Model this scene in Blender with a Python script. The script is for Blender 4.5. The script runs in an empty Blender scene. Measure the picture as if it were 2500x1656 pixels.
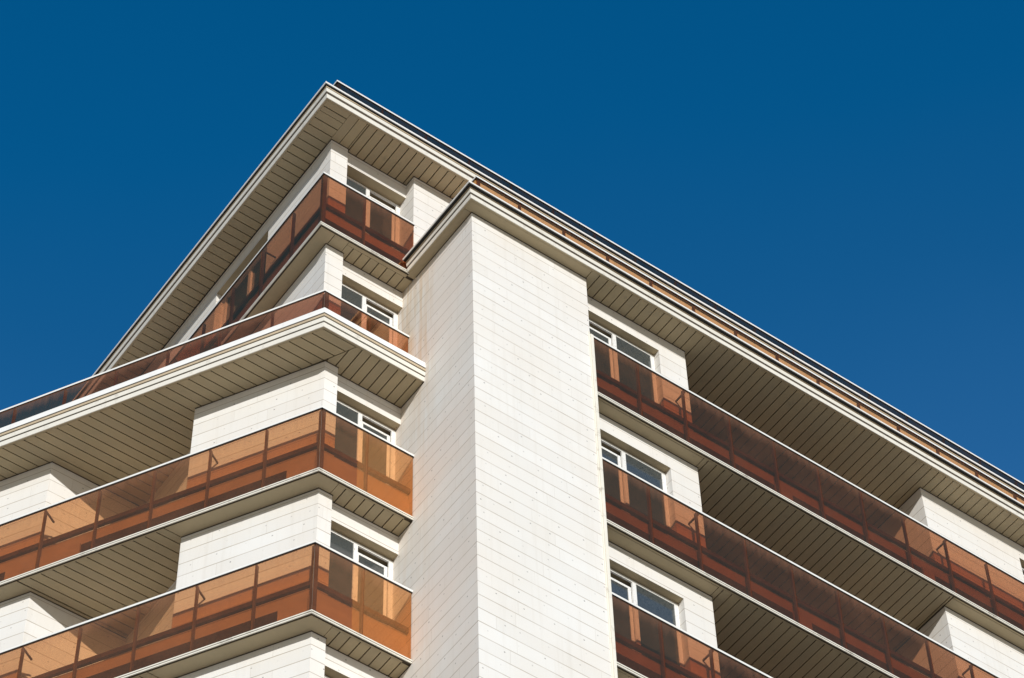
import bpy, math, random
from mathutils import Vector, Matrix

random.seed(7)
ZO = 37.8                       # the survey's zero level stands this high above the ground
scene = bpy.context.scene
COL = scene.collection

# ------------------------------------------------------------------ camera
cam_d = bpy.data.cameras.new("camera")
cam = bpy.data.objects.new("camera", cam_d)
COL.objects.link(cam)
scene.camera = cam
cam_d.sensor_width = 36.0
cam_d.lens = 7112.8 / 2500.0 * 36.0
cam_d.clip_end = 3000.0
cam_d.clip_start = 0.1


def cam_axes(pitch, yaw, roll):
    p, y, r = (math.radians(v) for v in (pitch, yaw, roll))
    fw = Vector((math.sin(y) * math.cos(p), math.cos(y) * math.cos(p), math.sin(p)))
    rt = Vector((math.cos(y), -math.sin(y), 0))
    up = rt.cross(fw)
    return rt * math.cos(r) + up * math.sin(r), -rt * math.sin(r) + up * math.cos(r), fw


_rt, _up, _fw = cam_axes(53.045, 37.305, -1.926)
cam.matrix_world = Matrix(((_rt.x, _up.x, -_fw.x, -15.365), (_rt.y, _up.y, -_fw.y, -21.107),
                           (_rt.z, _up.z, -_fw.z, -36.115 + ZO), (0, 0, 0, 1)))

# ------------------------------------------------------------------ light
SUN_EL = 21.4                   # elevation
SUN_AZ = 27.0                   # degrees to the left of the front's normal
SUN_STRENGTH = 4.0
SKY_STRENGTH = 0.12
h = math.radians(SUN_AZ)
e = math.radians(SUN_EL)
to_sun = Vector((-math.sin(h) * math.cos(e), -math.cos(h) * math.cos(e), math.sin(e)))
sun_d = bpy.data.lights.new("sun", 'SUN')
sun_d.energy = SUN_STRENGTH
sun_d.angle = math.radians(0.5)
sun_d.color = (1.0, 0.98, 0.94)
sun = bpy.data.objects.new("sun", sun_d)
sun.rotation_euler = to_sun.to_track_quat('Z', 'Y').to_euler()
sun.location = (-40, -90, 90)
COL.objects.link(sun)

world = bpy.data.worlds.new("World")
scene.world = world
world.use_nodes = True
wn = world.node_tree
bg = wn.nodes["Background"]
sky = wn.nodes.new("ShaderNodeTexSky")
sky.sky_type = 'NISHITA'
sky.sun_disc = False
sky.sun_elevation = e
sky.sun_rotation = math.atan2(to_sun.x, to_sun.y)
sky.air_density = 1.0
sky.dust_density = 0.3
sky.ozone_density = 3.0
# a very clear, deep (polarised) blue overhead that turns dim and warm towards the unseen horizon, toned to fill the walls
geo_w = wn.nodes.new("ShaderNodeTexCoord")
sep_w = wn.nodes.new("ShaderNodeSeparateXYZ")
wn.links.new(geo_w.outputs["Generated"], sep_w.inputs[0])
ramp = wn.nodes.new("ShaderNodeValToRGB")
ramp.color_ramp.elements[0].position = 0.0
ramp.color_ramp.elements[0].color = (0.62, 0.52, 0.40, 1)
ramp.color_ramp.elements[1].position = 0.88
ramp.color_ramp.elements[1].color = (0.0, 0.80, 1.15, 1)
for pos, c in ((0.30, (0.54, 0.50, 0.43, 1)), (0.62, (0.26, 0.70, 0.95, 1)), (0.73, (0.32, 1.00, 1.36, 1)), (0.795, (0.10, 0.84, 1.19, 1)), (0.83, (0.02, 0.82, 1.18, 1))):
    el = ramp.color_ramp.elements.new(pos)
    el.color = c
nz = wn.nodes.new("ShaderNodeTexNoise")      # thin uneven haze
nz.inputs["Scale"].default_value = 3.2
nz.inputs["Detail"].default_value = 5.0
wn.links.new(geo_w.outputs["Generated"], nz.inputs["Vector"])
hz = wn.nodes.new("ShaderNodeMath")
hz.operation = 'MULTIPLY_ADD'
wn.links.new(nz.outputs["Fac"], hz.inputs[0])
hz.inputs[1].default_value = 0.07
hz.inputs[2].default_value = -0.035
hs = wn.nodes.new("ShaderNodeMath")
hs.operation = 'ADD'
wn.links.new(sep_w.outputs[2], hs.inputs[0])
wn.links.new(hz.outputs[0], hs.inputs[1])
wn.links.new(hs.outputs[0], ramp.inputs[0])
gam = wn.nodes.new("ShaderNodeMix")
gam.data_type = 'RGBA'
gam.blend_type = 'MULTIPLY'
gam.inputs[0].default_value = 1.0
wn.links.new(sky.outputs[0], gam.inputs[6])
wn.links.new(ramp.outputs[0], gam.inputs[7])
wn.links.new(gam.outputs[2], bg.inputs[0])
bg.inputs[1].default_value = SKY_STRENGTH

scene.view_settings.view_transform = 'Standard'
scene.view_settings.look = 'None'
scene.view_settings.exposure = 0.0
scene.view_settings.gamma = 1.0
scene.cycles.max_bounces = 10
scene.cycles.diffuse_bounces = 5
scene.cycles.transparent_max_bounces = 24

# ------------------------------------------------------------------ materials


class NT:
    def __init__(self, name):
        self.m = bpy.data.materials.new(name)
        self.m.use_nodes = True
        self.t = self.m.node_tree
        self.p = self.t.nodes["Principled BSDF"]
        self.out = self.t.nodes["Material Output"]

    def n(self, kind, **kw):
        nd = self.t.nodes.new(kind)
        for k, v in kw.items():
            setattr(nd, k, v)
        return nd

    def lk(self, a, b):
        self.t.links.new(a, b)

    def math(self, op, a, b=None, c=None):
        nd = self.n("ShaderNodeMath", operation=op)
        for i, v in enumerate((a, b, c)):
            if v is None:
                continue
            if isinstance(v, (int, float)):
                nd.inputs[i].default_value = v
            else:
                self.lk(v, nd.inputs[i])
        return nd.outputs[0]

    def noise(self, scale, detail=4, rough=0.55, vec=None, dims='3D'):
        nd = self.n("ShaderNodeTexNoise")
        nd.inputs["Scale"].default_value = scale
        nd.inputs["Detail"].default_value = detail
        nd.inputs["Roughness"].default_value = rough
        if vec is not None:
            self.lk(vec, nd.inputs["Vector"])
        return nd.outputs["Fac"]

    def maprange(self, v, a, b, c=0.0, d=1.0):
        nd = self.n("ShaderNodeMapRange")
        self.lk(v, nd.inputs[0])
        for i, x in enumerate((a, b, c, d)):
            nd.inputs[i + 1].default_value = x
        return nd.outputs[0]

    def mix(self, fac, a, b, mode='MIX'):
        nd = self.n("ShaderNodeMix", data_type='RGBA', blend_type=mode)
        for i, v in ((0, fac), (6, a), (7, b)):
            if isinstance(v, (int, float)):
                nd.inputs[i].default_value = v
            elif isinstance(v, tuple):
                nd.inputs[i].default_value = (*v, 1) if len(v) == 3 else v
            else:
                self.lk(v, nd.inputs[i])
        return nd.outputs[2]

    def bump(self, height, strength=0.2, dist=0.01):
        nd = self.n("ShaderNodeBump")
        nd.inputs["Strength"].default_value = strength
        nd.inputs["Distance"].default_value = dist
        self.lk(height, nd.inputs["Height"])
        self.lk(nd.outputs[0], self.p.inputs["Normal"])


def plain(name, col, rough=0.6, var=0.12, scale=6.0, metallic=0.0):
    t = NT(name)
    tc = t.n("ShaderNodeTexCoord")
    f = t.noise(scale, 5, 0.6, tc.outputs["Object"])
    f2 = t.noise(scale * 9, 3, 0.6, tc.outputs["Object"])
    f = t.math('ADD', t.math('MULTIPLY', f, 0.7), t.math('MULTIPLY', f2, 0.3))
    lo = tuple(c * (1 - var) for c in col)
    hi = tuple(min(1, c * (1 + var)) for c in col)
    c = t.mix(t.maprange(f, 0.3, 0.7), lo, hi)
    t.lk(c, t.p.inputs["Base Color"])
    t.p.inputs["Roughness"].default_value = rough
    t.p.inputs["Metallic"].default_value = metallic
    return t.m


COURSE = 0.2655


def make_cladding(name="stone_cladding", stained=False):
    """Off-white stone boards: thin course joints, staggered butt joints, small fixing holes, faint stains."""
    t = NT(name)
    uv = t.n("ShaderNodeUVMap")
    sep = t.n("ShaderNodeSeparateXYZ")
    t.lk(uv.outputs[0], sep.inputs[0])
    u, v = sep.outputs[0], sep.outputs[1]
    row_f = t.math('DIVIDE', t.math('SUBTRACT', v, 1.715 + ZO), COURSE)
    row = t.math('FLOOR', row_f)
    fr = t.math('FRACT', row_f)
    dist_h = t.math('MULTIPLY', t.math('MINIMUM', fr, t.math('SUBTRACT', 1.0, fr)), COURSE)
    wn1 = t.n("ShaderNodeTexWhiteNoise", noise_dimensions='1D')
    t.lk(row, wn1.inputs["W"])
    off = wn1.outputs["Value"]
    uu = t.math('ADD', t.math('DIVIDE', u, 1.75), t.math('MULTIPLY', off, 7.0))
    colid = t.math('FLOOR', uu)
    fu = t.math('FRACT', uu)
    dist_v = t.math('MULTIPLY', t.math('MINIMUM', fu, t.math('SUBTRACT', 1.0, fu)), 1.75)
    jh = t.maprange(dist_h, 0.004, 0.0105, 1.0, 0.0)
    jv = t.math('MULTIPLY', t.maprange(dist_v, 0.002, 0.006, 1.0, 0.0), 0.32)
    # joint strength varies from course to course
    js = t.maprange(t.noise(1.4, 3, 0.6, uv.outputs[0]), 0.3, 0.7, 0.35, 0.85)
    joint = t.math('MULTIPLY', t.math('MAXIMUM', jh, jv), js)
    # board to board tone
    comb = t.n("ShaderNodeCombineXYZ")
    t.lk(row, comb.inputs[0])
    t.lk(colid, comb.inputs[1])
    wn2 = t.n("ShaderNodeTexWhiteNoise", noise_dimensions='2D')
    t.lk(comb.outputs[0], wn2.inputs["Vector"])
    tone = wn2.outputs["Value"]
    base = t.mix(tone, (0.73, 0.71, 0.672), (0.785, 0.772, 0.742))
    # warm / cool blotches
    bl = t.noise(0.55, 4, 0.6, uv.outputs[0])
    base = t.mix(t.maprange(bl, 0.35, 0.7, 0.0, 0.6), base, (0.715, 0.655, 0.575))
    bl2 = t.noise(0.8, 3, 0.6)
    base = t.mix(t.maprange(bl2, 0.45, 0.75, 0.0, 0.35), base, (0.66, 0.68, 0.68))
    # vertical weather streaks
    mp = t.n("ShaderNodeMapping")
    mp.inputs["Scale"].default_value = (9.0, 0.35, 1.0)
    t.lk(uv.outputs[0], mp.inputs[0])
    st = t.noise(1.0, 5, 0.65, mp.outputs[0])
    base = t.mix(t.maprange(st, 0.52, 0.82, 0.0, 0.28), base, (0.50, 0.45, 0.37))
    grain = t.noise(55, 3, 0.7, uv.outputs[0])
    base = t.mix(t.maprange(grain, 0.3, 0.75, 0.0, 0.13), base, (0.42, 0.40, 0.36))
    if stained:                               # rusty run-off down the inner edge of the pier's side
        mk = t.math('MULTIPLY', t.maprange(u, -0.95, -1.25, 0.0, 1.0), t.maprange(v, ZO - 3.0, ZO + 0.2, 0.25, 1.0))
        rn = t.maprange(t.noise(1.3, 5, 0.65, mp.outputs[0]), 0.38, 0.66, 0.0, 0.8)
        base = t.mix(t.math('MULTIPLY', mk, rn), base, (0.60, 0.44, 0.27))
        side = t.math('MULTIPLY', t.maprange(u, 0.0, -0.02, 0.0, 1.0), t.maprange(t.noise(0.9, 4, 0.6, uv.outputs[0]), 0.35, 0.65, 0.0, 0.45))
        base = t.mix(side, base, (0.74, 0.655, 0.58))
    # fixing holes: one small dot per cell, jittered, near the top of its board
    cu = t.math('ADD', t.math('DIVIDE', u, 0.46), t.math('MULTIPLY', off, 5.0))
    cid = t.math('FLOOR', cu)
    comb2 = t.n("ShaderNodeCombineXYZ")
    t.lk(row, comb2.inputs[0])
    t.lk(cid, comb2.inputs[1])
    wn3 = t.n("ShaderNodeTexWhiteNoise", noise_dimensions='2D')
    t.lk(comb2.outputs[0], wn3.inputs["Vector"])
    s3 = t.n("ShaderNodeSeparateColor")
    t.lk(wn3.outputs["Color"], s3.inputs[0])
    du = t.math('MULTIPLY', t.math('SUBTRACT', t.math('FRACT', cu), t.math('ADD', t.math('MULTIPLY', s3.outputs[0], 0.6), 0.2)), 0.46)
    dv = t.math('MULTIPLY', t.math('SUBTRACT', fr, t.math('ADD', t.math('MULTIPLY', s3.outputs[1], 0.25), 0.55)), COURSE)
    dd = t.math('SQRT', t.math('ADD', t.math('MULTIPLY', du, du), t.math('MULTIPLY', dv, dv)))
    hole = t.math('MULTIPLY', t.maprange(dd, 0.008, 0.016, 1.0, 0.0), t.maprange(s3.outputs[2], 0.15, 1.0, 0.1, 0.75))
    base = t.mix(joint, base, (0.30, 0.24, 0.165))
    base = t.mix(hole, base, (0.10, 0.09, 0.08))
    t.lk(base, t.p.inputs["Base Color"])
    t.p.inputs["Roughness"].default_value = 0.72
    hh = t.math('SUBTRACT', t.math('MULTIPLY', grain, 0.15), joint)
    t.bump(hh, 0.35, 0.006)
    return t.m


def make_soffit():
    t = NT("soffit_paint")
    tc = t.n("ShaderNodeTexCoord")
    a = t.noise(1.3, 4, 0.6, tc.outputs["Object"])
    b = t.noise(14, 5, 0.7, tc.outputs["Object"])
    c = t.mix(t.maprange(a, 0.3, 0.7), (0.46, 0.37, 0.225), (0.53, 0.425, 0.26))
    isl = t.n("ShaderNodeNewGeometry").outputs["Random Per Island"]
    c = t.mix(t.maprange(isl, 0.0, 1.0, 0.0, 0.55), c, (0.405, 0.335, 0.225))
    c = t.mix(t.maprange(b, 0.4, 0.8, 0.0, 0.35), c, (0.37, 0.31, 0.20))
    d = t.noise(2.7, 6, 0.75, tc.outputs["Object"])
    c = t.mix(t.maprange(d, 0.60, 0.72, 0.0, 0.4), c, (0.25, 0.21, 0.145))
    t.lk(c, t.p.inputs["Base Color"])
    t.p.inputs["Roughness"].default_value = 0.75
    t.bump(b, 0.15, 0.004)
    return t.m


def make_white_metal(name, col, dirt, scale):
    t = NT(name)
    tc = t.n("ShaderNodeTexCoord")
    a = t.noise(scale, 6, 0.72, tc.outputs["Object"])
    c = t.mix(t.maprange(a, 0.55, 0.72, 0.0, dirt), col, (0.22, 0.17, 0.11))
    b = t.noise(2.0, 3, 0.6, tc.outputs["Object"])
    c = t.mix(t.maprange(b, 0.3, 0.7, 0.0, 0.25), c, tuple(x * 0.8 for x in col))
    t.lk(c, t.p.inputs["Base Color"])
    t.p.inputs["Roughness"].default_value = 0.5
    return t.m


def make_bronze_glass(name, dusty, tint=(0.94, 0.69, 0.48)):
    """Bronze tinted sheet: sees and shadows through in its own tint, mirrors by Fresnel, carries some dust."""
    t = NT(name)
    t.t.nodes.remove(t.p)
    tc = t.n("ShaderNodeTexCoord")
    tr = t.n("ShaderNodeBsdfTransparent")
    tr.inputs[0].default_value = (*tint, 1)
    gl = t.n("ShaderNodeBsdfGlossy")
    gl.inputs["Color"].default_value = (1.0, 0.65, 0.30, 1)
    gl.inputs["Roughness"].default_value = 0.015
    fre = t.n("ShaderNodeFresnel")
    geo = t.n("ShaderNodeNewGeometry")
    t.lk(t.maprange(geo.outputs["Backfacing"], 0.0, 1.0, 2.05, 1.0 / 2.05), fre.inputs[0])
    df = t.n("ShaderNodeBsdfDiffuse")
    df.inputs[0].default_value = (0.46, 0.25, 0.15, 1)
    dust = t.noise(30, 4, 0.7, tc.outputs["Object"])
    dust2 = t.noise(1.7, 4, 0.6, tc.outputs["Object"])
    df_f = t.math('ADD', t.maprange(dust, 0.35, 0.8, 0.03 * dusty, 0.08 * dusty), t.maprange(dust2, 0.4, 0.75, 0.0, 0.05 * dusty))
    if dusty > 0.5:                           # grime gathered under the rail
        sg = t.n("ShaderNodeSeparateXYZ")
        t.lk(tc.outputs["Generated"], sg.inputs[0])
        mp = t.n("ShaderNodeMapping")
        mp.inputs["Scale"].default_value = (14.0, 14.0, 1.2)
        t.lk(tc.outputs["Object"], mp.inputs[0])
        drip = t.noise(1.0, 4, 0.7, mp.outputs[0])
        lo = t.math('SUBTRACT', 0.97, t.math('MULTIPLY', drip, 0.32))
        top = t.math('MAXIMUM', t.math('MINIMUM', t.math('DIVIDE', t.math('SUBTRACT', sg.outputs[2], lo), 0.2), 1.0), 0.0)
        df_f = t.math('ADD', df_f, t.math('MULTIPLY', top, 0.14))
    m1 = t.n("ShaderNodeMixShader")
    t.lk(df_f, m1.inputs[0])
    t.lk(tr.outputs[0], m1.inputs[1])
    t.lk(df.outputs[0], m1.inputs[2])
    m2 = t.n("ShaderNodeMixShader")
    t.lk(fre.outputs[0], m2.inputs[0])
    t.lk(m1.outputs[0], m2.inputs[1])
    t.lk(gl.outputs[0], m2.inputs[2])
    t.lk(m2.outputs[0], t.out.inputs[0])
    return t.m


def make_pane():
    t = NT("window_pane")
    tc = t.n("ShaderNodeTexCoord")
    n1 = t.noise(60, 3, 0.7, tc.outputs["Object"])
    c = t.mix(t.maprange(n1, 0.3, 0.75), (0.03, 0.036, 0.036), (0.085, 0.095, 0.095))
    t.lk(c, t.p.inputs["Base Color"])
    t.p.inputs["Roughness"].default_value = 0.08
    t.p.inputs["Specular IOR Level"].default_value = 0.8
    return t.m


def make_ground():
    t = NT("pale_paving")
    tc = t.n("ShaderNodeTexCoord")
    br = t.n("ShaderNodeTexBrick")
    t.lk(tc.outputs["Object"], br.inputs["Vector"])
    br.inputs["Scale"].default_value = 1.0
    br.inputs["Color1"].default_value = (0.50, 0.44, 0.35, 1)
    br.inputs["Color2"].default_value = (0.56, 0.50, 0.40, 1)
    br.inputs["Mortar"].default_value = (0.2, 0.18, 0.15, 1)
    br.inputs["Mortar Size"].default_value = 0.01
    a = t.noise(0.08, 5, 0.6, tc.outputs["Object"])
    c = t.mix(t.maprange(a, 0.3, 0.7, 0.0, 0.4), br.outputs[0], (0.38, 0.335, 0.265))
    t.lk(c, t.p.inputs["Base Color"])
    t.p.inputs["Roughness"].default_value = 0.9
    return t.m


M = dict(
    clad=make_cladding(),
    pier=make_cladding("pier_cladding", True),
    soffit=make_soffit(),
    gap=plain("shadow_gap", (0.065, 0.047, 0.027), 0.85, 0.2),  # dark brown for open joints, also painted-in shade of grooves and voids
    fascia=make_white_metal("fascia_paint", (0.77, 0.735, 0.65), 0.35, 7.0),
    fascia_tan=plain("tan_fascia_paint", (0.50, 0.40, 0.27), 0.6, 0.15, 5.0),
    coping=make_white_metal("coping_paint", (0.82, 0.81, 0.78), 0.2, 5.0),
    rail=make_white_metal("rail_paint", (0.80, 0.79, 0.75), 0.15, 9.0),
    trim=make_white_metal("trim_paint", (0.80, 0.76, 0.66), 0.75, 3.3),
    frame=make_white_metal("frame_paint", (0.80, 0.79, 0.76), 0.95, 26.0),
    underside_shade=plain("black_underside_shade", (0.008, 0.008, 0.008), 0.7, 0.2),  # black painted in where coping and rail undersides lie in shade
    post=plain("bronze_post", (0.16, 0.125, 0.105), 0.45, 0.2),
    channel=plain("bronze_channel", (0.11, 0.08, 0.07), 0.5, 0.3),
    glass=make_bronze_glass("bronze_glass", 1.0),
    clean_glass=make_bronze_glass("clean_bronze_glass", 0.12),
    smoky_glass=make_bronze_glass("smoky_bronze_glass", 0.62, (0.84, 0.555, 0.385)),
    terrace_glass=make_bronze_glass("terrace_bronze_glass", 0.8, (0.81, 0.535, 0.42)),
    roof_glass=make_bronze_glass("dark_bronze_glass", 0.45, (0.62, 0.385, 0.40)),
    parapet=plain("parapet_render", (0.50, 0.48, 0.45), 0.8, 0.12, 3.0),
    grey_parapet=plain("dark_parapet_render", (0.34, 0.29, 0.24), 0.8, 0.16, 3.0),  # darker render for the right-hand parapets
    pane=make_pane(),
    concrete=plain("pale_concrete", (0.60, 0.56, 0.49), 0.8, 0.14, 2.0),
    roof=plain("roof_membrane", (0.30, 0.29, 0.27), 0.85, 0.12),
    ground=make_ground(),
    bounce_floor=plain("brown_bounce_floor", (0.40, 0.30, 0.18), 0.6, 0.15, 3.0),  # brown chosen for the light it bounces onto loggia ceilings
    added_dark_back=plain("added_dark_loggia_back", (0.05, 0.045, 0.04), 0.25, 0.2, 1.5),  # dark tone added on the unseen loggia back to lower bounced light
)

# ------------------------------------------------------------------ mesh builder


class MB:
    def __init__(self):
        self.v, self.f, self.mi = [], [], []

    def poly(self, pts, mi=0):
        i = len(self.v)
        self.v += [tuple(p) for p in pts]
        self.f.append(tuple(range(i, i + len(pts))))
        self.mi.append(mi)

    def prism(self, xy, z0, z1, mi=0):
        """Closed solid over a plan polygon."""
        ar = sum(xy[i][0] * xy[(i + 1) % len(xy)][1] - xy[(i + 1) % len(xy)][0] * xy[i][1] for i in range(len(xy)))
        if ar < 0:
            xy = xy[::-1]
        n = len(xy)
        self.poly([(x, y, z1) for x, y in xy], mi)
        self.poly([(x, y, z0) for x, y in reversed(xy)], mi)
        for i in range(n):
            a, b = xy[i], xy[(i + 1) % n]
            self.poly([(*a, z0), (*b, z0), (*b, z1), (*a, z1)], mi)

    def box(self, x0, x1, y0, y1, z0, z1, mi=0):
        self.prism([(x0, y0), (x1, y0), (x1, y1), (x0, y1)], z0, z1, mi)

    def sweep(self, path, prof, mi=0):
        """Extrude a closed profile of (outward offset, z) along a plan path with mitred corners.
        Outward is to the right of the direction of travel."""
        st = stations(path)
        rings = [[(p[0] + m[0] * d, p[1] + m[1] * d, z) for d, z in prof] for p, m in st]
        n = len(prof)
        for k in range(len(rings) - 1):
            for i in range(n):
                j = (i + 1) % n
                self.poly([rings[k][i], rings[k + 1][i], rings[k + 1][j], rings[k][j]], mi)
        self.poly(rings[0], mi)
        self.poly(rings[-1][::-1], mi)

    def build(self, name, mats, parent=None, under=None):
        me = bpy.data.meshes.new(name)
        me.from_pydata([(x, y, z + ZO) for x, y, z in self.v], [], self.f)
        if not isinstance(mats, (list, tuple)):
            mats = [mats]
        for m in mats:
            me.materials.append(m)
        me.polygons.foreach_set("material_index", self.mi)
        import bmesh
        bm = bmesh.new()
        bm.from_mesh(me)
        bmesh.ops.remove_doubles(bm, verts=bm.verts, dist=1e-5)
        bmesh.ops.recalc_face_normals(bm, faces=bm.faces)
        uvl = bm.loops.layers.uv.new("UVMap")
        for f in bm.faces:
            n = f.normal
            if abs(n.z) < 0.6:
                tx, ty = -n.y, n.x
                L = math.hypot(tx, ty) or 1
                tx, ty = tx / L, ty / L
                for l in f.loops:
                    c = l.vert.co
                    l[uvl].uv = (c.x * tx + c.y * ty, c.z)
            else:
                for l in f.loops:
                    l[uvl].uv = (l.vert.co.x, l.vert.co.y)
        if under is not None:
            for f in bm.faces:
                if f.normal.z < -0.9:
                    f.material_index = under
        bm.to_mesh(me)
        bm.free()
        o = bpy.data.objects.new(name, me)
        COL.objects.link(o)
        if parent is not None:
            o.parent = parent
        return o


def stations(path):
    out = []
    n = len(path)
    dirs = []
    for i in range(n - 1):
        dx, dy = path[i + 1][0] - path[i][0], path[i + 1][1] - path[i][1]
        L = math.hypot(dx, dy)
        dirs.append((dx / L, dy / L))
    for i in range(n):
        if i == 0:
            d = dirs[0]
            m = (d[1], -d[0])
        elif i == n - 1:
            d = dirs[-1]
            m = (d[1], -d[0])
        else:
            a, b = dirs[i - 1], dirs[i]
            na, nb = (a[1], -a[0]), (b[1], -b[0])
            s = (na[0] + nb[0], na[1] + nb[1])
            k = 1 + na[0] * nb[0] + na[1] * nb[1]
            m = (s[0] / k, s[1] / k)
        out.append((path[i], m))
    return out


def rect(d0, d1, z0, z1):
    return [(d0, z0), (d1, z0), (d1, z1), (d0, z1)]


def clip(poly, axis, lo, hi):
    def half(p, val, sign):
        out = []
        for i in range(len(p)):
            a, b = p[i], p[(i + 1) % len(p)]
            da, db = sign * (a[axis] - val), sign * (b[axis] - val)
            if da >= 0:
                out.append(a)
            if da * db < 0:
                t = da / (da - db)
                out.append((a[0] + (b[0] - a[0]) * t, a[1] + (b[1] - a[1]) * t))
        return out
    p = half(poly, lo, 1)
    return half(p, hi, -1) if len(p) > 2 else []


def boards(mb, poly, axis, phase, step, z, gap=0.019, thick=0.03):
    """Soffit boards (material 0) parted by open joints, in front of a dark backing (material 1)."""
    lo = min(p[axis] for p in poly)
    hi = max(p[axis] for p in poly)
    k = math.floor((lo - phase) / step)
    while phase + k * step < hi:
        a = phase + k * step + gap / 2
        b = a + step - gap
        c = clip(poly, axis, a, b)
        if len(c) > 2:
            mb.prism(c, z, z + thick, 0)
        k += 1
    mb.prism(poly, z + thick + 0.002, z + thick + 0.02, 1)


# ------------------------------------------------------------------ survey
S0, S1, S2, S3, S4 = 4.984, 1.945, -1.055, -4.055, -7.055          # undersides, top to bottom
XR, YL = 18.0, 13.5                                                 # how far the wings run on
ALPHA = math.radians(59.535)
T = (-math.cos(ALPHA), math.sin(ALPHA))                             # along the oblique front, leftwards
WX, WY = -1.455, 1.822                                              # lower wall corner
YF = WY                                                             # left front wall plane
YW = 0.255                                                          # right front wall plane


def corner(df, do):
    """Plan corner of the lower storeys pushed out df from the front and do from the oblique side."""
    return (WX - (do - math.cos(ALPHA) * df) / math.sin(ALPHA), WY - df)


def along(p, t):
    return (p[0] + T[0] * t, p[1] + T[1] * t)


def at_y(p, y):
    return along(p, (y - p[1]) / T[1])


# ------------------------------------------------------------------ ground
g = MB()
g.prism([(-400, -400), (400, -400), (400, 400), (-400, 400)], -0.3 - ZO, -ZO)
ground = g.build("ground", M['ground'])
ground["kind"] = "structure"
ground["label"] = "pale paved ground spreading around the apartment block"

# ------------------------------------------------------------------ the building
B = bpy.data.objects.new("apartment_building", None)
COL.objects.link(B)
B["label"] = "tall cream stone apartment block with bronze glass balconies and grooved overhanging eaves"
B["category"] = "building"
GZ = -ZO

# --- walls
m = MB()
m.box(0, 2.255, 0, 3.2, GZ, S1 + 0.012)
m.build("pier", M['pier'], B)

m = MB()                                     # corner block of the lower storeys, oblique face to the left
m.prism([(WX, WY), (-1.222, WY), (-1.222, 3.0), (-2.0, 3.73), (-2.575, 3.73)][::1], GZ, S2 + 0.012)
m.build("corner_wall", M['clad'], B)

m = MB()                                     # next block of the oblique side
p0 = (-3.83, 5.88)
m.prism([p0, (-1.9, 5.88), (-1.9, 14.5), (-8.0, 14.5), along(p0, 8.2)], GZ, S2 + 0.012)
m.build("oblique_wall", M['clad'], B)

m = MB()
m.box(-2.2, -1.9, 3.4, 5.9, GZ, S2 + 0.012)
m.build("recess_wall", M['clad'], B)

m = MB()                                     # upper two storeys, left side, with one window slot
xa, xb_ = -1.553, -1.222
m.prism([(xa, YF), (xb_, YF), (xb_, 3.73), (xa, 3.73)], S2 + 0.2, S0 + 0.012)
m.box(xa, xb_, 3.73, 5.37, S2 + 0.2, 2.75)
m.box(xa, xb_, 3.73, 5.37, 4.595, S0 + 0.012)
m.box(xa, xb_, 5.37, YL, S2 + 0.2, S0 + 0.012)
m.build("side_wall", [M['clad'], M['soffit']], B, under=1)

m = MB()                                     # top storey wall standing back above the pier
m.box(0, XR, 1.645, 2.3, S1 + 0.05, S0 + 0.012)
m.build("penthouse_wall", M['clad'], B)

# right-hand blocks, either side of the deep loggia
m = MB()
m.box(3.9, 4.46, YW, 2.6, GZ, S1 + 0.012)
m.build("loggia_wall", M['clad'], B)
m = MB()
m.box(9.552, 11.73, YW, 2.6, GZ, S1 + 0.012)
m.build("loggia_wall", M['clad'], B)
m = MB()
m.box(13.6, XR, YW, 2.6, GZ, S1 + 0.012)
m.build("loggia_wall", M['clad'], B)
m = MB()
m.box(4.4, 9.6, 2.4, 2.7, GZ, S1 + 0.012)
m.build("loggia_back_wall", M['added_dark_back'], B)  # unseen; darkened to cut bounce inside the loggia

m = MB()                                     # body behind, so no daylight leaks through
m.box(-1.2, XR, 2.62, 13.0, GZ, S0 - 0.1)
m.box(-1.7, -1.2, 6.0, 13.0, GZ, S2)
m.build("core", M['concrete'], B)

# --- dark strips standing in for contact shade where the soffits meet the walls


def joint(path, S):  # lays a dark contact-shade strip along the path, not an open joint
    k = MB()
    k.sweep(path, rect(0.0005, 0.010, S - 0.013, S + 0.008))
    k.build("contact_shade", M['gap'], B)


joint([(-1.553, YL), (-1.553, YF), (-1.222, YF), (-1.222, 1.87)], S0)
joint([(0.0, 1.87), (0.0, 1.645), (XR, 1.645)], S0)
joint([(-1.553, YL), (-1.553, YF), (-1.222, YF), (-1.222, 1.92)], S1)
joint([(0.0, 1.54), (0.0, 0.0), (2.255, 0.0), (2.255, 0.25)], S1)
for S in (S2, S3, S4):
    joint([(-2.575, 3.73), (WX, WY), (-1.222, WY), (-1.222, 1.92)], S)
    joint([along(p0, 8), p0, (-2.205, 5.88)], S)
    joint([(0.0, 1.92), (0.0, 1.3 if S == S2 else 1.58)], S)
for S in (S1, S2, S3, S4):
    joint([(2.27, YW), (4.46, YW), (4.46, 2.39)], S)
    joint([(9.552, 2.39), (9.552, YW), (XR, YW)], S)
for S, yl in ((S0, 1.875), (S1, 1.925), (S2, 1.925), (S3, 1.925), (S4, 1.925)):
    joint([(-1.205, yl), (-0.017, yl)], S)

# --- lintels, window aprons and windows


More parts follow.
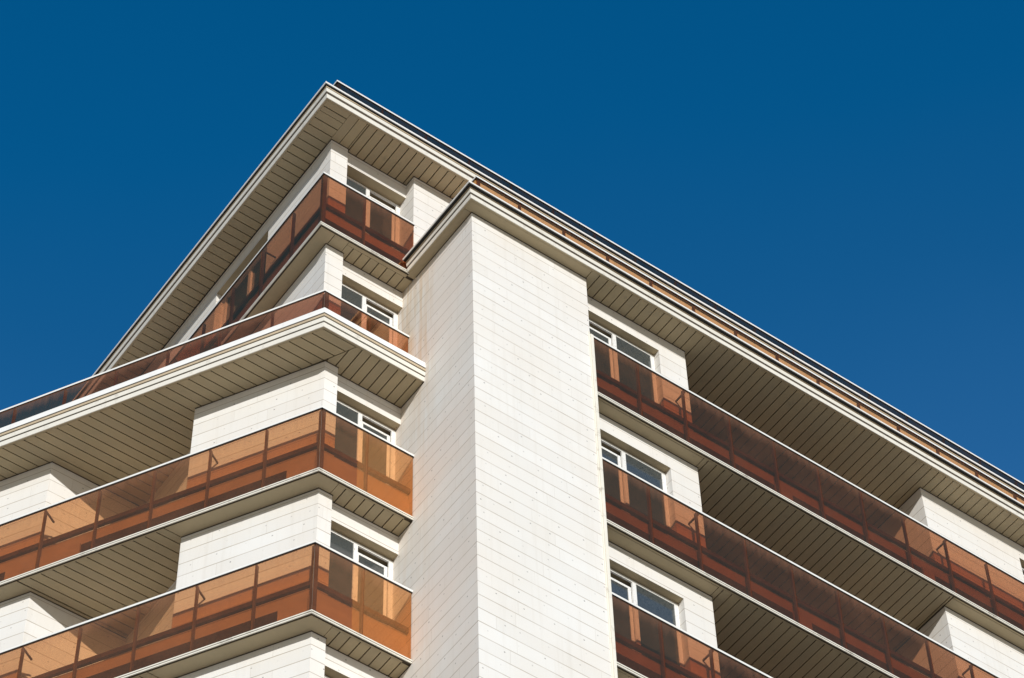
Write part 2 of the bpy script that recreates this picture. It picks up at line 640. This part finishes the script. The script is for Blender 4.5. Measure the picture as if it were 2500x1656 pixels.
def window(x0, x1, y, ztop, zbot, mull, sash_left, name="window"):
    """Two-light sliding window: frame (the part), sash, mullion-side pane and panes as sub-parts."""
    f = MB()
    f.box(x0, x1, y, y + 0.03, ztop - 0.045, ztop)
    f.box(x0, x1, y, y + 0.03, zbot, zbot + 0.05)
    f.box(x0, x0 + 0.05, y + 0.002, y + 0.028, zbot + 0.05, ztop - 0.045)
    f.box(x1 - 0.075, x1, y + 0.002, y + 0.028, zbot + 0.05, ztop - 0.045)
    f.box(mull - 0.035, mull + 0.035, y - 0.004, y + 0.028, zbot + 0.05, ztop - 0.045)
    w = f.build(name, M['frame'], B)
    if sash_left:
        sx0, sx1, fx0, fx1 = x0 + 0.05, mull - 0.035, mull + 0.035, x1 - 0.075
    else:
        fx0, fx1, sx0, sx1 = x0 + 0.05, mull - 0.035, mull + 0.035, x1 - 0.075
    s = MB()
    ys = y + 0.036
    st = ztop - 0.135
    sb = zbot + 0.05
    s.box(sx0, sx1, ys, ys + 0.035, st - 0.045, st)
    s.box(sx0, sx0 + 0.045, ys, ys + 0.035, sb, st - 0.045)
    s.box(sx1 - 0.055, sx1, ys, ys + 0.035, sb, st - 0.045)
    s.build("sash", M['frame'], w)
    p = MB()
    p.box(sx0 + 0.045, sx1 - 0.055, ys + 0.012, ys + 0.022, sb, st - 0.045)
    p.build("pane", M['pane'], w)
    p = MB()
    p.box(fx0, fx1, y + 0.014, y + 0.022, zbot + 0.05, ztop - 0.045)
    p.build("pane", M['pane'], w)
    d = MB()
    d.box(x0, x1, y + 0.16, y + 0.18, zbot, ztop)
    d.build("dark_void_sheet", M['gap'], w)  # dark sheet standing for the unlit void behind the sash
    return w


for S, yl, dz in ((S0, 1.875, 0.375), (S1, 1.925, 0.40), (S2, 1.925, 0.40), (S3, 1.925, 0.40), (S4, 1.925, 0.40)):
    m = MB()
    m.box(-1.225, 0.01, yl, 2.4, S - dz, S + 0.012)
    m.build("lintel", [M['clad'], M['soffit']], B, under=1)
    m = MB()
    m.box(-1.225, 0.01, 1.95, 2.4, S - 3.0 + 0.1, S - 2.35)
    m.build("window_apron", M['clad'], B)
    window(-1.225, 0.0, 2.055, S - dz - 0.03, S - 2.35, -0.648, False)
for S in (S1, S2, S3, S4):
    m = MB()
    m.box(2.25, 3.9, YW, 0.6, S - 0.395, S + 0.012)
    m.build("lintel", [M['clad'], M['soffit']], B, under=1)
    m = MB()
    m.box(2.25, 3.9, YW, 0.6, S - 2.9, S - 2.35)
    m.build("window_apron", M['clad'], B)
    window(2.255, 3.895, YW + 0.125, S - 0.42, S - 2.35, 3.078, True)
for S in (S1, S2):
    m = MB()
    m.box(11.73, 13.6, YW, 0.6, S - 0.395, S + 0.012)
    m.build("lintel", [M['clad'], M['soffit']], B, under=1)
    m = MB()
    m.box(11.73, 13.6, YW, 0.6, S - 2.9, S - 2.35)
    m.build("window_apron", M['clad'], B)
    window(11.735, 13.6, YW + 0.125, S - 0.42, S - 2.35, 12.6, True)
# the slot window of the top storey's side wall
f = MB()
f.box(-1.40, -1.33, 3.73, 5.37, 4.52, 4.595)
f.box(-1.40, -1.33, 3.73, 3.80, 2.75, 4.52)
f.box(-1.40, -1.33, 5.30, 5.37, 2.75, 4.52)
f.box(-1.40, -1.33, 4.50, 4.58, 2.75, 4.52)
w = f.build("window", M['frame'], B)
p = MB()
p.box(-1.36, -1.35, 3.80, 4.50, 2.75, 4.52)
p.build("pane", M['pane'], w)
p = MB()
p.box(-1.36, -1.35, 4.58, 5.30, 2.75, 4.52)
p.build("pane", M['pane'], w)

# --- cornices


PROFILES = {     # front line of each piece: (offset, height) at its foot and head
    'roof': dict(bands=[((0, 0), (0.013, 0.090)), ((0.031, 0.134), (0.044, 0.211))],
                 tan=((0.046, 0.230), (0.050, 0.254)), cap=(0.084, 0.272, 0.312), back=[(0.004, 0.055), (0.036, 0.27)]),
    'eave': dict(bands=[((0, 0), (0.010, 0.078)), ((0.020, 0.120), (0.032, 0.192))],
                 tan=((0.035, 0.206), (0.042, 0.222)), cap=(0.098, 0.236, 0.268), back=[(0.0, 0.052), (0.028, 0.225)]),
    'terrace': dict(bands=[((0, 0), (0.010, 0.088)), ((0.016, 0.118), (0.028, 0.197))],
                    tan=((0.033, 0.222), (0.036, 0.268)), cap=None, back=[(0.0, 0.052), (0.024, 0.32)]),
}


def cornice(path, S, kind, soffit_mb):
    """Dark backing, flaring painted bands, dark-lined coping; soffit boards beneath."""
    pr = PROFILES[kind]
    (b0, h0), (b1, h1) = pr['back']
    b = MB()
    b.sweep(path, [(-0.35, S + 0.052), (b0, S + max(h0, 0.052)), (b1, S + h1), (-0.35, S + h1)])
    c = b.build("cornice", M['gap'], B)  # groove shade put into the dark backing colour
    for (d0, z0), (d1, z1) in pr['bands']:
        f = MB()
        f.sweep(path, [(-0.012, S + z0), (d0, S + z0), (d1, S + z1), (-0.012, S + z1)])
        f.build("fascia_band", M['fascia'], c)
    (d0, z0), (d1, z1) = pr['tan']
    f = MB()
    f.sweep(path, [(-0.01, S + z0), (d0, S + z0), (d1, S + z1), (-0.01, S + z1)])
    f.build("fascia_band", M['fascia_tan'], c)
    f = MB()
    if pr['cap']:
        d, z0, z1 = pr['cap']
        f.sweep(path, [(d - 0.010, S + z0), (d, S + z0 + 0.003), (d + 0.004, S + z1), (d - 0.010, S + z1)])
        f.sweep(path, rect(-0.42, d - 0.0102, S + z1 - 0.012, S + z1 - 0.001))
        f.build("coping", M['coping'], c)
        f = MB()
        f.sweep(path, rect(-0.30, d - 0.0108, S + pr['tan'][1][1] + 0.004, S + z1 - 0.0135))
        f.build("coping_shade", M['underside_shade'], c)  # black plate standing for the coping's shaded underside
    else:
        f.sweep(path, [(-0.42, S + 0.305), (0.033, S + 0.305), (0.022, S + 0.442), (-0.42, S + 0.442)])
        f.build("coping", M['coping'], c)
        f = MB()
        f.sweep(path, rect(-0.30, 0.020, S + 0.272, S + 0.304))
        f.build("coping_shade", M['underside_shade'], c)  # black strip standing for the shade gap below the coping
    soffit_mb.sweep(path, rect(-0.046, -0.014, S + 0.004, S + 0.03))
    soffit_mb.build("soffit", [M['soffit'], M['gap']], c)
    return c


# roof eave
X0, Y0 = -2.080, 1.174
s = MB()
boards(s, [(X0 + 0.047, 1.447), (-1.573, 1.447), (-1.573, YL), (X0 + 0.047, YL)], 1, 1.447, 0.1665, S0)
boards(s, [(X0 + 0.047, Y0 + 0.047), (-1.573, Y0 + 0.047), (-1.573, 1.447), (X0 + 0.047, 1.447)], 1, 1.343, 0.2, S0)
boards(s, [(-1.573, Y0 + 0.047), (-1.217, Y0 + 0.047), (-1.217, 1.95), (-1.573, 1.95)], 0, -1.573, 0.17, S0, gap=0.012)
boards(s, [(-1.217, Y0 + 0.047), (XR, Y0 + 0.047), (XR, 1.95), (-1.217, 1.95)], 0, -1.197, 0.1612, S0)
cornice([(X0, YL), (X0, Y0), (XR, Y0)], S0, 'roof', s)
m = MB()
m.prism([(X0 + 0.06, Y0 + 0.06), (XR, Y0 + 0.06), (XR, YL), (X0 + 0.06, YL)], S0 + 0.055, S0 + 0.275)
m.build("roof", M['roof'], B)

# eave over the pier and the right-hand front
X1, Y1 = -0.178, -0.226
s = MB()
s.prism([(X1 + 0.047, Y1 + 0.047), (2.24, Y1 + 0.047), (2.24, 0.3), (0.02, 0.3), (0.02, 0.006), (X1 + 0.047, 0.006)], S1, S1 + 0.03, 0)
s.prism([(X1 + 0.047, 0.012), (0.02, 0.012), (0.02, 1.6), (X1 + 0.047, 1.6)], S1, S1 + 0.03, 0)
boards(s, [(2.24, Y1 + 0.047), (4.44, Y1 + 0.047), (4.44, 0.32), (2.24, 0.32)], 0, 2.407, 0.1635, S1)
boards(s, [(4.44, Y1 + 0.047), (9.58, Y1 + 0.047), (9.58, 2.45), (4.44, 2.45)], 0, 2.407, 0.1635, S1)
boards(s, [(9.58, Y1 + 0.047), (XR, Y1 + 0.047), (XR, 0.32), (9.58, 0.32)], 0, 2.407, 0.1635, S1)
cornice([(X1, 1.53), (X1, Y1), (XR, Y1)], S1, 'eave', s)
m = MB()
m.prism([(X1 + 0.07, Y1 + 0.07), (XR, Y1 + 0.07), (XR, 2.6), (X1 + 0.07, 2.6)], S1 + 0.055, S1 + 0.22)
m.build("terrace_slab", M['concrete'], B)

# cornice of the oblique terrace
C2 = corner(0.531, 0.598)
ci = corner(0.484, 0.551)
cb = (-1.21, ci[1])
dg = (-0.37 / 0.69)
YC = 1.83 + 0.1635 * 9
s = MB()
boards(s, [cb, (-0.002, ci[1]), (-0.002, 2.0), (cb[0] + dg * (2.0 - cb[1]) + 0.012, 2.0)], 0, -1.11, 0.1635, S2)
boards(s, [ci, (cb[0] - 0.012, cb[1]), (cb[0] - 0.012 + dg * (YC - cb[1]), YC), at_y(ci, YC)], 1, 1.83, 0.1635, S2)
boards(s, [at_y(ci, YC), (-1.95, YC), (-1.95, 12.5), at_y(ci, 12.5)], 1, 1.83, 0.1635, S2)
cornice([along(C2, 13), C2, (-0.002, C2[1])], S2, 'terrace', s)
ci2 = corner(0.46, 0.53)
m = MB()
m.prism([ci2, (-0.003, ci2[1]), (-0.003, 3.0), (-1.3, 12.5), along(ci2, 12.5)], S2 + 0.055, S2 + 0.36)
m.build("terrace_slab", M['concrete'], B)

# --- railings and balconies


def path_points(path, spacing, first):
    """Points every `spacing` metres along each leg, measured from the corner outward."""
    return None


def glass_run(parent, a, b, marks, z0, z1, mat, posts=True, trim0=0.012, trim1=0.012):
    """Panels between the marks (distances from a towards b), with a post behind each inner mark.
    Outward is to the right of a->b."""
    L = math.hypot(b[0] - a[0], b[1] - a[1])
    d = ((b[0] - a[0]) / L, (b[1] - a[1]) / L)
    o = (d[1], -d[0])

    def q(t, off):
        return (a[0] + d[0] * t + o[0] * off, a[1] + d[1] * t + o[1] * off)
    ms = [0.0] + [x for x in marks if 0.1 < x < L - 0.02] + [L]
    for i in range(len(ms) - 1):
        t0 = ms[i] + (trim0 if i == 0 else 0.004)
        t1 = ms[i + 1] - (trim1 if i == len(ms) - 2 else 0.004)
        if t1 - t0 < 0.03:
            continue
        g_ = MB()
        g_.prism([q(t0, 0), q(t1, 0), q(t1, -0.01), q(t0, -0.01)], z0, z1)
        g_.build("glass_panel", mat, parent)
        if posts and i > 0:
            p_ = MB()
            t = ms[i]
            p_.prism([q(t - 0.016, -0.016), q(t + 0.016, -0.016), q(t + 0.016, -0.062), q(t - 0.016, -0.062)], z0, z1 - 0.005)
            p_.build("post", M['post'], parent)
    return q


def railing(path, runs, zrail, z0, parent=None, corner_post=None, glass='glass'):
    hr = MB()
    hr.sweep(path, rect(-0.020, 0.012, zrail - 0.040, zrail))
    hr_o = hr.build("terrace_railing" if parent is None else "handrail", M['rail'], B if parent is None else parent)
    par = hr_o if parent is None else parent
    sl = MB()
    sl.sweep(path, rect(-0.019, 0.010, zrail - (0.052 if parent is not None else 0.046), zrail - 0.041))
    sl.build("rail_shade", M['underside_shade'], par)  # black lining stands in for the rail's shaded underside
    for a, b, marks in runs:
        glass_run(par, a, b, marks, z0, zrail - 0.05, M[glass])
    if corner_post:
        c = MB()
        x, y = corner_post
        c.prism([(x, y), (x + 0.07, y), (x + 0.045, y + 0.06), (x - 0.01, y + 0.06)], z0, zrail - 0.04)
        c.build("post", M['post'], par)
    return par


def series(first, step, stop):
    out = []
    while first < stop:
        out.append(first)
        first += step
    return out


# roof railing
XRR, YRR, ZRR = -1.607, 1.647, 6.567
railing([(XRR, YL - 0.5), (XRR, YRR), (XR, YRR)],
        [((XRR, YL - 0.5), (XRR, YRR), series(0.4, 0.916, 11.0)),
         ((XRR, YRR), (XR, YRR), series(0.953, 0.9135, 19.4))], ZRR, S0 + 0.315, corner_post=(XRR + 0.02, YRR + 0.02), glass='roof_glass')
# terrace railing over the pier
XR1, YR1, ZR1 = 0.236, 0.178, 3.402
railing([(XR1, 1.6), (XR1, YR1), (XR, YR1)],
        [((XR1, 1.6), (XR1, YR1), [0.7]),
         ((XR1, YR1), (XR, YR1), series(0.889, 0.9035, 17.5))], ZR1, S1 + 0.27, corner_post=(XR1 + 0.02, YR1 + 0.02), glass='clean_glass')
# oblique terrace railing
P2 = (-1.585, 1.722)
railing([along(P2, 12.5), P2, (-0.004, P2[1])],
        [(along(P2, 12.5), P2, [12.5 - x for x in series(0.92, 0.916, 12.3)][::-1]),
         (P2, (-0.004, P2[1]), [0.85])], 0.559, S2 + 0.445, corner_post=(P2[0] + 0.02, P2[1] + 0.02), glass='terrace_glass')


def balcony(path, runs, zr, soffit_mb, slab_poly, gaps, corner_post=None, par_mat='parapet', glass='glass'):
    """Slab with grooved soffit, glass front hung in front of a low parapet, rail on top."""
    zb = zr - 1.417
    S = zb - 0.068
    m = MB()
    m.prism(slab_poly, S + 0.055, zr - 1.05)
    o = m.build("balcony", M['concrete'], B)
    railing(path, runs, zr, zb, o, corner_post, glass)
    e1 = MB()
    e1.sweep(path, rect(-0.007, 0.012, zb - 0.024, zb - 0.002))
    e1.build("edge_trim", M['trim'], o)
    e2 = MB()
    e2.sweep(path, rect(-0.007, 0.008, zb - 0.062, zb - 0.040))
    e2.build("edge_trim", M['trim'], o)
    e3 = MB()
    e3.sweep(path, rect(-0.12, -0.009, zb - 0.060, zb - 0.004))
    e3.sweep(path, rect(-0.21, -0.122, zb + 0.0, zr - 1.042))
    e3.build("slab_edge", M['gap'], o)
    c = MB()
    c.sweep(path, rect(-0.13, -0.075, zr - 0.79, zr - 0.70))
    c.build("mid_rail", M['channel'], o)
    c = MB()
    c.sweep(path, rect(-0.22, -0.13, zr - 1.04, zr - 0.80))
    c.build("parapet", M[par_mat], o)
    for a, b in gaps:                        # solid stretches of the parapet's foot between the open drains
        k = MB()
        k.sweep([a, b], rect(-0.119, -0.085, zb + 0.035, zr - 1.042))
        k.build("parapet_foot", M[par_mat], o)
    soffit_mb.build("soffit", [M['soffit'], M['gap']], o)
    if par_mat == 'grey_parapet':
        k = MB()
        k.box(4.47, 9.54, YD + 0.24, 2.39, zr - 1.048, zr - 1.03)
        k.build("added_bounce_floor", M['bounce_floor'], o)  # unseen floor layer, added to set light bounced up into the loggia
    return o


def stay(o, p, q, z):
    k = MB()
    d = (q[0] - p[0], q[1] - p[1])
    L = math.hypot(*d)
    n = (-d[1] / L * 0.012, d[0] / L * 0.012)
    k.prism([(p[0] + n[0], p[1] + n[1]), (q[0] + n[0], q[1] + n[1]), (q[0] - n[0], q[1] - n[1]), (p[0] - n[0], p[1] - n[1])], z - 0.014, z + 0.014)
    k.build("stay_bar", M['post'], o)


# upper left balcony, square to the front
XB1, YB = -1.828, 1.554
s = MB()
s.prism([(XB1 + 0.035, YB + 0.035), (-1.538, YB + 0.035), (-1.538, YL), (XB1 + 0.035, YL)], S1, S1 + 0.03, 0)
s.prism([(-1.526, YB + 0.035), (-1.27, YB + 0.035), (-1.27, 2.0), (-1.526, 2.0)], S1, S1 + 0.03, 0)
s.prism([(-1.262, YB + 0.035), (-0.14, YB + 0.035), (-0.14, YB + 0.095), (-1.262, YB + 0.095)], S1, S1 + 0.03, 0)
boards(s, [(-1.262, YB + 0.1), (-0.003, YB + 0.1), (-0.003, 2.0), (-1.262, 2.0)], 0, -1.138, 0.163, S1)
s.prism([(XB1 + 0.04, YB + 0.04), (-0.003, YB + 0.04), (-0.003, 2.0), (XB1 + 0.04, 2.0)], S1 + 0.0325, S1 + 0.05, 1)
b1 = balcony([(XB1, YL), (XB1, YB), (-0.04, YB)],
             [((XB1, YL), (XB1, YB), [YL - YB - x for x in series(0.93, 0.92, 11.5)][::-1]),
              ((XB1, YB), (-0.04, YB), [0.83])], 3.43, s,
             [(XB1 + 0.22, YB + 0.22), (-0.004, YB + 0.22), (-0.004, 3.0), (-1.3, YL), (XB1 + 0.22, YL)],
             [((XB1, 6.2), (XB1, 5.3))], corner_post=(XB1 + 0.02, YB + 0.02), glass='smoky_glass')
stay(b1, (XB1 + 0.03, YB + 1.85), (-1.55, YB + 1.85), 3.39)

# lower left balconies, oblique
PB = corner(0.268, 0.287)
for zr in (-2.571, -5.571, -8.571):
    S = zr - 1.485
    pi_ = corner(0.233, 0.252)
    pg = corner(0.21, 0.232)
    s = MB()
    # plain strips along the two wall blocks, grooved boards over the recess and along the front
    s.prism([pi_, (-1.27, pi_[1]), (-1.27, 2.0), (WX - 0.03, 2.0), (-1.60, 2.35), (-2.25, 3.72), at_y(pi_, 3.72)], S, S + 0.03, 0)
    s.prism([(-1.262, pi_[1]), (-0.13, pi_[1]), (-0.13, pi_[1] + 0.025), (-1.262, pi_[1] + 0.025)], S, S + 0.03, 0)
    boards(s, [(-1.262, pi_[1] + 0.028), (-0.003, pi_[1] + 0.028), (-0.003, 2.0), (-1.262, 2.0)], 0, -1.127, 0.165, S)
    boards(s, [at_y(pg, 3.735), (-1.95, 3.735), (-1.95, 5.80), at_y(pg, 5.80)], 1, 5.654 - 0.1635 * 14, 0.1635, S)
    s.prism([at_y(pi_, 3.735), at_y(pg, 3.735), at_y(pg, 5.80), at_y(pi_, 5.80)], S + 0.001, S + 0.03, 0)
    s.prism([at_y(pi_, 5.825), (-2.2, 5.825), (-2.2, 12.5), at_y(pi_, 12.5)], S, S + 0.03, 0)
    pk = along(PB, 12.5)
    sl = corner(0.06, 0.08)
    marks = [12.5 - x for x in series(0.915, 0.925, 12.3)][::-1]
    gp = [(along(PB, 0.57), PB), (along(PB, 5.2), along(PB, 3.95)), (PB, (-0.01, PB[1]))]
    o = balcony([pk, PB, (-0.004, PB[1])],
                [(pk, PB, marks), (PB, (-0.004, PB[1]), [0.82])], zr, s,
                [sl, (-0.004, sl[1]), (-0.004, 3.0), (-1.3, 12.5), along(sl, 12.4)], gp, corner_post=(PB[0] + 0.015, PB[1] + 0.025))
    a_ = along(PB, 1.86)
    nn = (math.sin(ALPHA), math.cos(ALPHA))
    stay(o, (a_[0] + nn[0] * 0.03, a_[1] + nn[1] * 0.03), (a_[0] + nn[0] * 0.287, a_[1] + nn[1] * 0.287), zr - 0.045)
    a_ = along(PB, 4.62)
    stay(o, (a_[0] + nn[0] * 0.03, a_[1] + nn[1] * 0.03), (a_[0] + nn[0] * 0.287, a_[1] + nn[1] * 0.287), zr - 0.045)

# right-hand balconies
YD = -0.014
XT = 2.307
for zr in (0.429, -2.571, -5.571, -8.571):
    S = zr - 1.485
    s = MB()
    s.prism([(2.262, YD + 0.07), (4.425, YD + 0.07), (4.425, 0.32), (2.262, 0.32)], S, S + 0.03, 0)
    s.prism([(2.262, YD + 0.035), (4.425, YD + 0.035), (4.425, YD + 0.058), (2.262, YD + 0.058)], S - 0.006, S + 0.028, 0)
    boards(s, [(4.437, YD + 0.06), (9.53, YD + 0.06), (9.53, 2.45), (4.437, 2.45)], 0, 4.52, 0.1605, S)
    s.prism([(4.437, YD + 0.035), (9.53, YD + 0.035), (9.53, YD + 0.058), (4.437, YD + 0.058)], S, S + 0.03, 0)
    s.prism([(9.555, YD + 0.07), (XR, YD + 0.07), (XR, 0.32), (9.555, 0.32)], S, S + 0.03, 0)
    s.prism([(9.555, YD + 0.035), (XR, YD + 0.035), (XR, YD + 0.058), (9.555, YD + 0.058)], S - 0.006, S + 0.028, 0)
    gp = [((5.93, YD), (6.27, YD)), ((9.0, YD), (9.25, YD)), ((11.2, YD), (12.5, YD))]
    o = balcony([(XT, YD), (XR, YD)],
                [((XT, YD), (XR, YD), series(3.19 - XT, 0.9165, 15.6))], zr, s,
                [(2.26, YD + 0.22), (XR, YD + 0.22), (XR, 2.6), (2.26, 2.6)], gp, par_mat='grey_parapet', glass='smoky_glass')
    stay(o, (4.15, YD + 0.03), (4.15, YW), zr - 0.045)
    stay(o, (9.64, YD + 0.03), (9.64, YW), zr - 0.045)

# white corner trim where the glass fronts meet the pier
m = MB()
m.box(2.252, 2.305, -0.028, 0.05, GZ, 0.44)
m.box(2.222, 2.249, -0.012, 0.02, GZ, 0.50)
m.build("corner_trim", M['trim'], B)
